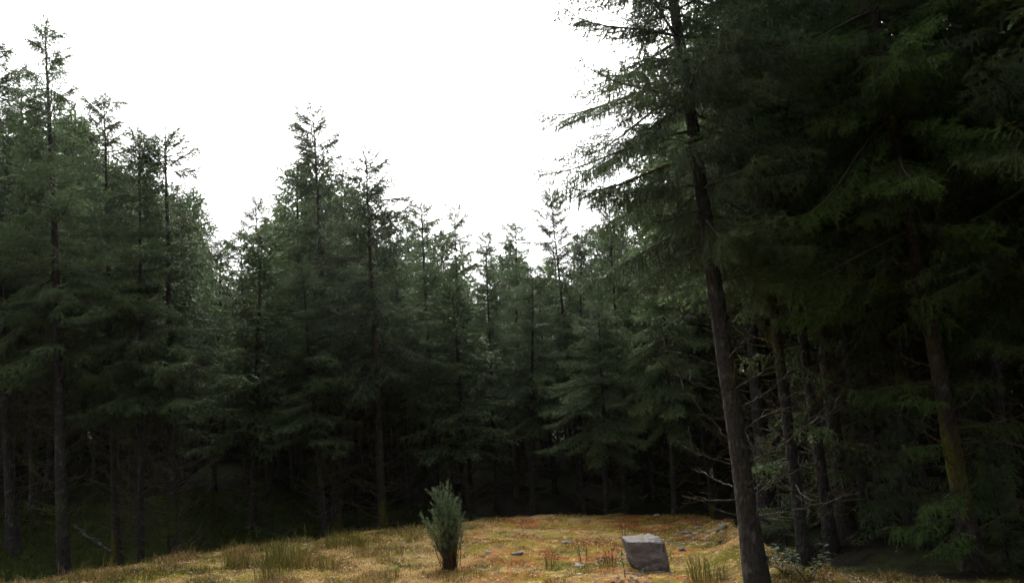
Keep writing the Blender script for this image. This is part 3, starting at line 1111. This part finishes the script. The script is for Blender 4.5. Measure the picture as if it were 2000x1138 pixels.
TUFTS = [
    (460, 1108, 48, 150, 'rush tuft at the back of the straw-coloured slope on the left', .14),
    (530, 1098, 52, 120, 'rush tuft behind the big green one on the left slope', .13),
    (565, 1106, 60, 240, 'biggest green rush tuft on the left slope', .22),
    (525, 1130, 50, 120, 'rush tuft at the bottom of the photo below the biggest one', .14),
    (657, 1070, 42, 120, 'rush tuft at the rim below the mossy trunk', .13),
    (700, 1068, 40, 130, 'rush tuft at the rim right of the mossy trunk', .14),
    (640, 1112, 42, 70, 'thin rush tuft between the biggest one and the broom bush', .12),
    (770, 1085, 30, 60, 'low rush tuft left of the broom bush', .12),
    (270, 1136, 40, 90, 'rush tuft in the bottom left corner of the straw slope', .2),
    (1368, 1136, 62, 130, 'tall yellow-green rush tuft right of the boulder', .12),
    (1400, 1132, 52, 80, 'rush tuft between the boulder and the leaning trunk', .1),
    (760, 1132, 30, 60, 'low rush tuft at the bottom left of the broom bush', .12),
]
for k, (px, py, hp, n, lab, sp) in enumerate(TUFTS):
    rush_tuft(px, py, hp, int(n * .5), lab, 400 + k, sp)
# brown weeds
for k, (px, py, hp, lab) in enumerate([
    (1075, 1110, 46, 'brown dead weed stalks in front of the middle of the clearing'),
    (1140, 1096, 36, 'thin dark weed stalk behind the pale flat stone'),
    (1192, 1106, 50, 'dark weed stalk left of the boulder'),
    (1218, 1050, 40, 'thin dry weed stalk behind the boulder\'s left corner'),
]):
    rush_tuft(px, py, hp, 9, lab, 500 + k, .06, 'weed_stalk', 'weed', ((.10, .055, .03), (.16, .08, .04)), .25, 'dry weed stalks')


# ------------------------------------------------------------------ broom bush
def broom():
    p = ray_ground(879, 1110)
    H = 156 / FPX * p[1]
    rng = np.random.default_rng(8)
    root = bpy.data.objects.new('broom_bush', None)
    COL.objects.link(root)
    root.location = p
    tag(root, 'upright grey-green broom bush with brown stems in the clearing', 'bush')
    st, fo = Geo(), Geo()
    P0, P1, tn = [], [], []
    heads = [(-.26, .62), (-.20, .96), (-.17, .92), (-.10, .97), (-.06, .88), (-.02, .93), (.0, 1.0), (.04, .86), (.08, .84), (.12, .82), (.16, .86), (.15, .74), (-.34, .66), (-.13, .8)]
    stems = [(a + q * rng.normal() * .022, h - .10 * q * rng.random(), rng.normal() * .07) for a, h in heads for q in (0, 1, 1)] + [(rng.uniform(-.24, .20), rng.uniform(.3, .76), rng.uniform(-.2, .2)) for _ in range(70)]
    for a, h, b in stems:
        base = np.array([rng.normal() * .03 + a * .10, rng.normal() * .045, 0])
        top = np.array([a * .84 * H / .9, b, h * H])
        mid = base * .6 + top * .4 + np.array([-a * .05, 0, .10 * h * H])
        t = np.linspace(0, 1, 9)[:, None]
        c = (1 - t) ** 2 * base + 2 * t * (1 - t) * mid + t ** 2 * top + rng.normal(size=(9, 3)) * .004
        V, T = tube(c, np.linspace(.005, .002, 9), 4)
        st.add(V, T, 0, np.tile(np.array([.085, .05, .032]) * (.6 + .9 * rng.random()), (len(V), 1)))
        k0 = 3 + int(rng.integers(0, 3))
        for k in range(k0, 8):
            P0.append(c[k]); P1.append(c[k + 1]); tn.append(rng.random())
            if rng.random() < .5:
                e = c[k] + (c[k + 1] - c[k]) * .9 + rng.normal(size=3) * .035
                P0.append(c[k]); P1.append(e); tn.append(rng.random())
        if rng.random() < .6:      # brown side twigs low down
            k = int(rng.integers(1, 4))
            e = c[k] + np.array([rng.normal() * .05, rng.normal() * .05, .12])
            V, T = tube(np.array([c[k], (c[k] + e) / 2 + .005, e]), [.002, .0016, .001], 3)
            st.add(V, T, 0, np.tile(np.array([.11, .06, .03]), (len(V), 1)))
    P0, P1, tn = np.array(P0), np.array(P1), np.array(tn)
    V, T, A = needles(P0, P1, 300, .022, .0055, rng, tn)
    lo, hi = np.array([.075, .125, .06]), np.array([.20, .29, .15])
    fo.add(V, T, 0, lo + (hi - lo) * A[:, None])
    link('stems', st.mesh('broom_stems', [M_BLADE], True), root)
    link('foliage', fo.mesh('broom_foliage', [M_LEAF]), root)


broom()


# ------------------------------------------------------------------ boulder and stones
def fractal_mesh(name, corners, faces, cuts, amp, seed, mat, bevel=.012, scale=6):
    import bmesh
    from mathutils import noise as mn
    bm = bmesh.new()
    vs = [bm.verts.new(c) for c in corners]
    for f in faces:
        bm.faces.new([vs[i] for i in f])
    bmesh.ops.recalc_face_normals(bm, faces=bm.faces)
    if bevel:
        bmesh.ops.bevel(bm, geom=list(bm.edges), offset=bevel, segments=1, affect='EDGES', profile=.5)
    bmesh.ops.subdivide_edges(bm, edges=list(bm.edges), cuts=cuts, use_grid_fill=True)
    bmesh.ops.triangulate(bm, faces=list(bm.faces))
    bm.normal_update()
    off = Vector((seed * 3.7, seed * 1.3, seed * 2.1))
    for v in bm.verts:
        q = v.co * scale + off
        d = mn.fractal(q, 1.0, 2.0, 5)
        slab = mn.noise(Vector((q.x * .6, q.y * .6, (q.z - .35 * q.x) * 2.2)))
        big_ = mn.noise(v.co * scale * .55 - off)
        v.co += v.normal * (min(0.0, big_ + .05) * amp * 4.0 + d * amp * .6 + round(slab * 3) / 3 * amp * .8)
    me = bpy.data.meshes.new(name)
    bm.to_mesh(me)
    bm.free()
    me.materials.append(mat)
    return me


def boulder():
    p = ray_ground(1272, 1112)
    D = p[1]
    f, bk = D - .02, D + .42
    P = lambda px, py, d: pix(px, py, d) - p
    top_l, top_r = P(1224, 1057, f), P(1300, 1055, f - .16)
    bot_l, bot_r = P(1245, 1112, f + .02), P(1314, 1130, f - .17)
    bl, br = P(1213, 1047, f + .24), P(1268, 1040, f + .22)
    dn = np.array([0, 0, -.42])
    corners = [bot_l, bot_r, top_r, top_l, bl + dn + np.array([.10, 0, 0]), br + dn + np.array([.10, 0, 0]), br, bl]
    faces = [(0, 1, 2, 3), (5, 4, 7, 6), (4, 0, 3, 7), (1, 5, 6, 2), (3, 2, 6, 7), (4, 5, 1, 0)]
    me = fractal_mesh('boulder', [tuple(c) for c in corners], faces, 20, .017, 4, M_STONE, bevel=.006, scale=6.5)
    o = link('boulder', me)
    o.location = p
    tag(o, 'block-shaped grey boulder with flat pale-edged top on the mossy ground', 'boulder')


boulder()


def pebble_mesh(seed, mat):
    rng = np.random.default_rng(seed)
    w, d, h = .5, .4 + .15 * rng.random(), .22 + .16 * rng.random()
    j = lambda: rng.uniform(-.12, .12)
    c = [(-w + j(), -d + j(), -h), (w + j(), -d + j(), -h), (w * .8 + j(), -d * .8 + j(), h + j() * .5), (-w * .8 + j(), -d * .8 + j(), h + j() * .5),
         (-w + j(), d + j(), -h), (w + j(), d + j(), -h), (w * .8 + j(), d * .8 + j(), h + j() * .5), (-w * .8 + j(), d * .8 + j(), h + j() * .5)]
    f = [(0, 1, 2, 3), (5, 4, 7, 6), (4, 0, 3, 7), (1, 5, 6, 2), (3, 2, 6, 7), (4, 5, 1, 0)]
    return fractal_mesh('stone', c, f, 3, .07, seed, mat, bevel=.14, scale=2.2)


PEB = [pebble_mesh(60 + k, M_RUBBLE) for k in range(4)] + [pebble_mesh(70 + k, M_PALE) for k in range(3)]


def stone(px, py, wpx, k, label, group, flat=1.0):
    p = ray_ground(px, py)
    s = wpx / FPX * p[1]
    o = link('stone', PEB[k % len(PEB)])
    o.location = (p[0], p[1], p[2] + .12 * s * flat)
    o.scale = (s, s, s * flat)
    o.rotation_euler = (random.uniform(-.15, .15), random.uniform(-.15, .15), random.uniform(-.5, .5) + (3.14 if k % 2 else 0))
    tag(o, label, 'stone', group)


random.seed(4)
for (px, py, w, k, lab, fl) in [
    (1012, 1081, 26, 4, 'pale flat stone in the turf right of the broom bush', .35),
    (1132, 1104, 22, 5, 'pale flat stone in the rusty moss left of the boulder', .4),
    (1108, 1058, 20, 0, 'dark grey flat stone in the middle of the rusty turf', .4),
    (1175, 1094, 10, 1, 'small purplish stone between the pale flat stone and the boulder', .6),
    (955, 1078, 16, 1, 'grey stone close right of the broom bush', .4),
    (1282, 1005, 10, 5, 'pale stone on the far rim of the clearing behind the boulder', .5),
    (240, 1120, 12, 4, 'pale stone in the straw at the left rim', .5),
    (412, 1136, 16, 2, 'grey stone in the grass at the bottom left of the photo', .5),
    (1364, 1030, 15, 5, 'pale flat stone topping the rubble on the mossy bank', .5),
    (1338, 1040, 15, 0, 'dark stone at the left end of the rubble on the mossy bank', .7),
    (1412, 1030, 18, 1, 'largest dark stone high in the rubble near the leaning trunk', .8),
    (1332, 1072, 14, 2, 'dark mossy stone in the bank right of the boulder', .6),
]:
    stone(px, py, w, k, lab, 'stones in the clearing', fl)
for k in range(34):
    px = random.gauss(1372, 32)
    stone(px, 1037 + random.random() * 24 - (px - 1372) * .08, random.uniform(4, 10), k, 'small stone in the rubble on the mossy bank between boulder and leaning trunk', 'rubble on the mossy bank', .7)
for k in range(40):
    stone(random.gauss(1262, 38), random.uniform(1114, 1137), random.uniform(3, 9), k, 'small stone in the gravel scatter in front of the boulder', 'gravel scatter before the boulder', .6)
for k in range(30):
    stone(random.uniform(930, 1210), random.uniform(1018, 1136), random.uniform(2.5, 6), k, 'tiny stone scattered in the rusty turf', 'stones scattered in the turf', .6)


# ------------------------------------------------------------------ small plants
def leafy(name, px, py, hpx, n_stem, n_leaf, leaf, cols, label, cat, seed, spread=.05, stem_r=.004, start=.35, group=None):
    p = ray_ground(px, py)
    H = hpx / FPX * p[1]
    rng = np.random.default_rng(seed)
    root = bpy.data.objects.new(name, None)
    COL.objects.link(root)
    root.location = p
    tag(root, label, cat, group)
    lf = Geo()
    for s in range(n_stem):
        a = rng.random() * 6.28
        st = Geo()
        top = np.array([math.cos(a) * spread, math.sin(a) * spread, H * (.7 + .3 * rng.random())])
        t = np.linspace(0, 1, 7)[:, None]
        c = t * top + rng.normal(size=(7, 3)) * .008 * (t > 0)
        V, T = tube(c, np.linspace(stem_r, stem_r * .5, 7), 5)
        st.add(V, T, 0, np.tile([.045, .03, .022], (len(V), 1)))
        link('stem', st.mesh('stem', [M_BLADE], True), root)
        for k in range(n_leaf):
            u = start + (1 - start) * rng.random()
            b = np.array([np.interp(u, t[:, 0], c[:, q]) for q in range(3)])
            d = rng.normal(size=3)
            d[2] = abs(d[2]) * .5
            d /= np.linalg.norm(d)
            sd = np.cross(d, [0, 0, 1.0])
            sd /= np.linalg.norm(sd) + 1e-9
            ll = leaf * (.6 + .7 * rng.random())
            b = b + d * ll * .3
            V = np.array([b, b + d * ll * .5 + sd * ll * .3, b + d * ll - [0, 0, ll * .2], b + d * ll * .5 - sd * ll * .3])
            cc = np.array(cols[int(rng.integers(0, len(cols)))]) * (.7 + .6 * rng.random())
            lf.add(V, [(0, 1, 2), (0, 2, 3)], 0, np.tile(cc, (4, 1)))
    link('leaves', lf.mesh('leaves', [M_LEAF]), root)


GREENS = ((.05, .10, .03), (.09, .14, .04), (.12, .16, .05))
leafy('sapling', 1221, 1127, 44, 1, 26, .05, GREENS, 'little dark-stemmed sapling with green leaves in front of the boulder\'s left side', 'sapling', 1, .02, .006)
leafy('seedling', 1133, 1096, 34, 1, 16, .04, GREENS, 'slim green seedling behind the pale flat stone', 'seedling', 2, .01, .004)
BR = ((.025, .055, .03), (.035, .07, .035), (.06, .10, .04), (.15, .09, .02))
leafy('bramble', 1530, 1120, 50, 6, 26, .055, BR, 'blue-green bramble with pale leaves at the right foot of the leaning trunk', 'bramble', 3, .22, .003, .2)
leafy('bramble', 1575, 1136, 60, 6, 26, .055, BR, 'bramble at the bottom edge right of the leaning trunk, beside the thin stem', 'bramble', 4, .22, .003, .2)


def fern(px, py, wpx, label, seed, col, depth=None):
    p = ray_ground(px, py) if depth is None else np.array(pix(px, py, depth))
    if depth is not None:
        p[2] = gz(p[0], p[1])
    S = wpx / 2 / FPX * p[1]
    rng = np.random.default_rng(seed)
    root = bpy.data.objects.new('fern', None)
    COL.objects.link(root)
    root.location = p
    tag(root, label, 'fern', 'ferns at the rim')
    for k in range(8):
        a = k * 6.283 / 8 + rng.normal() * .3
        g = Geo()
        t = np.linspace(0, 1, 14)
        L = S * (1.0 + .3 * rng.random())
        dx = np.array([math.cos(a), math.sin(a), 0])
        c = dx * (L * t * .9)[:, None] + np.array([0, 0, 1]) * (L * (1.25 * t - .75 * t ** 2.2))[:, None]
        V, T = tube(c, np.linspace(.003, .001, 14), 3)
        g.add(V, T, 0, np.tile(np.array(col) * .6, (len(V), 1)))
        sd = np.array([-math.sin(a), math.cos(a), 0])
        for i in range(2, 14):
            for s in (-1, 1):
                ll = L * .26 * math.sin(math.pi * min(1, .15 + .85 * (1 - t[i]) + .12))
                ll = L * .28 * (1 - t[i]) ** .6 + .01
                d = sd * s + dx * .35 - np.array([0, 0, .25])
                w = dx * L * .022
                V = np.array([c[i] - w, c[i] + w, c[i] + d * ll])
                g.add(V, [(0, 1, 2)], 0, np.tile(np.array(col) * (.7 + .6 * rng.random()), (3, 1)))
        link('frond', g.mesh('frond', [M_LEAF]), root)


fern(548, 1055, 62, 'grey-green fern at the rim between rushes and the grey pole trunk', 1, (.05, .085, .05))
fern(752, 1034, 40, 'small blue-green fern on the rim left of the broom bush', 2, (.055, .10, .06))
fern(430, 1052, 60, 'dim fern in the shade below the overhanging boughs', 3, (.045, .07, .03), 10.5)
fern(345, 1065, 55, 'dim fern between the left trunks', 4, (.045, .07, .03), 10.4)
fern(185, 1085, 50, 'dim fern by the stream between two left trunks', 5, (.045, .07, .03), 9.2)


# ------------------------------------------------------------------ stream
def stream():
    line = [(138, 1026), (152, 1036), (168, 1050), (182, 1056), (196, 1066), (208, 1076), (232, 1086)]
    P = np.array([ray_ground(*q) for q in line])
    t = np.linspace(0, len(P) - 1, 40)
    C = np.stack([np.interp(t, np.arange(len(P)), P[:, c]) for c in range(3)], 1)
    rng = np.random.default_rng(2)
    g = Geo()
    rows = []
    for k, c in enumerate(C):
        w = .015 + .05 * rng.random() ** 2
        c = c + [.03 * math.sin(k * .9), 0, 0]
        z = gz(c[0], c[1]) + .025
        rows += [[c[0] - w, c[1], z], [c[0], c[1] + .02, z + .004 * rng.random()], [c[0] + w, c[1] + .03, z]]
    V = np.array(rows)
    T = []
    for k in range(len(C) - 1):
        for j in (0, 1):
            a = 3 * k + j
            T += [(a, a + 1, a + 4), (a, a + 4, a + 3)]
    g.add(V, T, 0)
    m, nt, N, L, Pn = new_mat('stream_water')
    Pn.inputs['Base Color'].default_value = (.02, .022, .02, 1)
    Pn.inputs['Roughness'].default_value = .28
    Pn.inputs['Specular IOR Level'].default_value = .5
    nz = N.new('ShaderNodeTexNoise')
    nz.inputs['Scale'].default_value = 25
    nz.inputs['Detail'].default_value = 3
    geo = N.new('ShaderNodeNewGeometry')
    L.new(geo.outputs['Position'], nz.inputs['Vector'])
    bp = N.new('ShaderNodeBump')
    bp.inputs['Strength'].default_value = .8
    bp.inputs['Distance'].default_value = .03
    L.new(nz.outputs['Fac'], bp.inputs['Height'])
    L.new(bp.outputs[0], Pn.inputs['Normal'])
    tag(link('stream', g.mesh('stream', [m], True)), kind='structure')


stream()

# ------------------------------------------------------------------ sky and light
SUN_EL, SUN_AZ = 48.0, -8.0          # ahead of the camera, a little to the left
w = bpy.data.worlds.new('World')
SC.world = w
w.use_nodes = True
N, L = w.node_tree.nodes, w.node_tree.links
sky = N.new('ShaderNodeTexSky')
sky.sky_type = 'NISHITA'
sky.sun_disc = False
sky.sun_elevation = R(SUN_EL)
sky.sun_rotation = R(SUN_AZ)
sky.air_density, sky.dust_density, sky.ozone_density = 1.0, 6.0, 1.0
hs = N.new('ShaderNodeHueSaturation')
hs.inputs['Saturation'].default_value = 0.08        # white overcast
L.new(sky.outputs[0], hs.inputs['Color'])
L.new(hs.outputs[0], N['Background'].inputs['Color'])
N['Background'].inputs['Strength'].default_value = 0.12

sd = bpy.data.lights.new('sun', 'SUN')
sd.energy = 0.7
sd.angle = R(40)
sd.color = (1, .96, .9)
sun = bpy.data.objects.new('sun', sd)
COL.objects.link(sun)
to_sun = Vector((math.sin(R(SUN_AZ)) * math.cos(R(SUN_EL)), math.cos(R(SUN_AZ)) * math.cos(R(SUN_EL)), math.sin(R(SUN_EL))))
sun.rotation_euler = to_sun.to_track_quat('Z', 'Y').to_euler()

# ------------------------------------------------------------------ thin scattering volume added to imitate lens glare
import bmesh
bm = bmesh.new()
bmesh.ops.create_cube(bm, size=1)
me = bpy.data.meshes.new('glare_haze')
bm.to_mesh(me)
bm.free()
hz = tag(link('glare_haze', me), kind='stuff')
hz.scale, hz.location = (900, 900, 22), (0, 0, 8.5)
m, nt, N, L, P = new_mat('glare_veil')
N.remove(P)
pv = N.new('ShaderNodeVolumePrincipled')
pv.inputs['Color'].default_value = (.92, .95, .95, 1)
pv.inputs['Density'].default_value = .0003
pv.inputs['Anisotropy'].default_value = .8
L.new(pv.outputs[0], N['Material Output'].inputs['Volume'])
me.materials.append(m)

# ------------------------------------------------------------------ render settings
SC.view_settings.view_transform = 'Standard'
SC.view_settings.look = 'None'
SC.view_settings.exposure = 1.75
SC.view_settings.gamma = 1.0
cy = SC.cycles
cy.max_bounces = 4
cy.diffuse_bounces = 1
cy.glossy_bounces = 1
cy.transmission_bounces = 2
cy.transparent_max_bounces = 4
cy.sample_clamp_indirect = 1.0
cy.use_adaptive_sampling = True
cy.adaptive_threshold = 0.012
cy.use_denoising = True
cy.denoiser = 'OPENIMAGEDENOISE'
cy.filter_width = 1.6
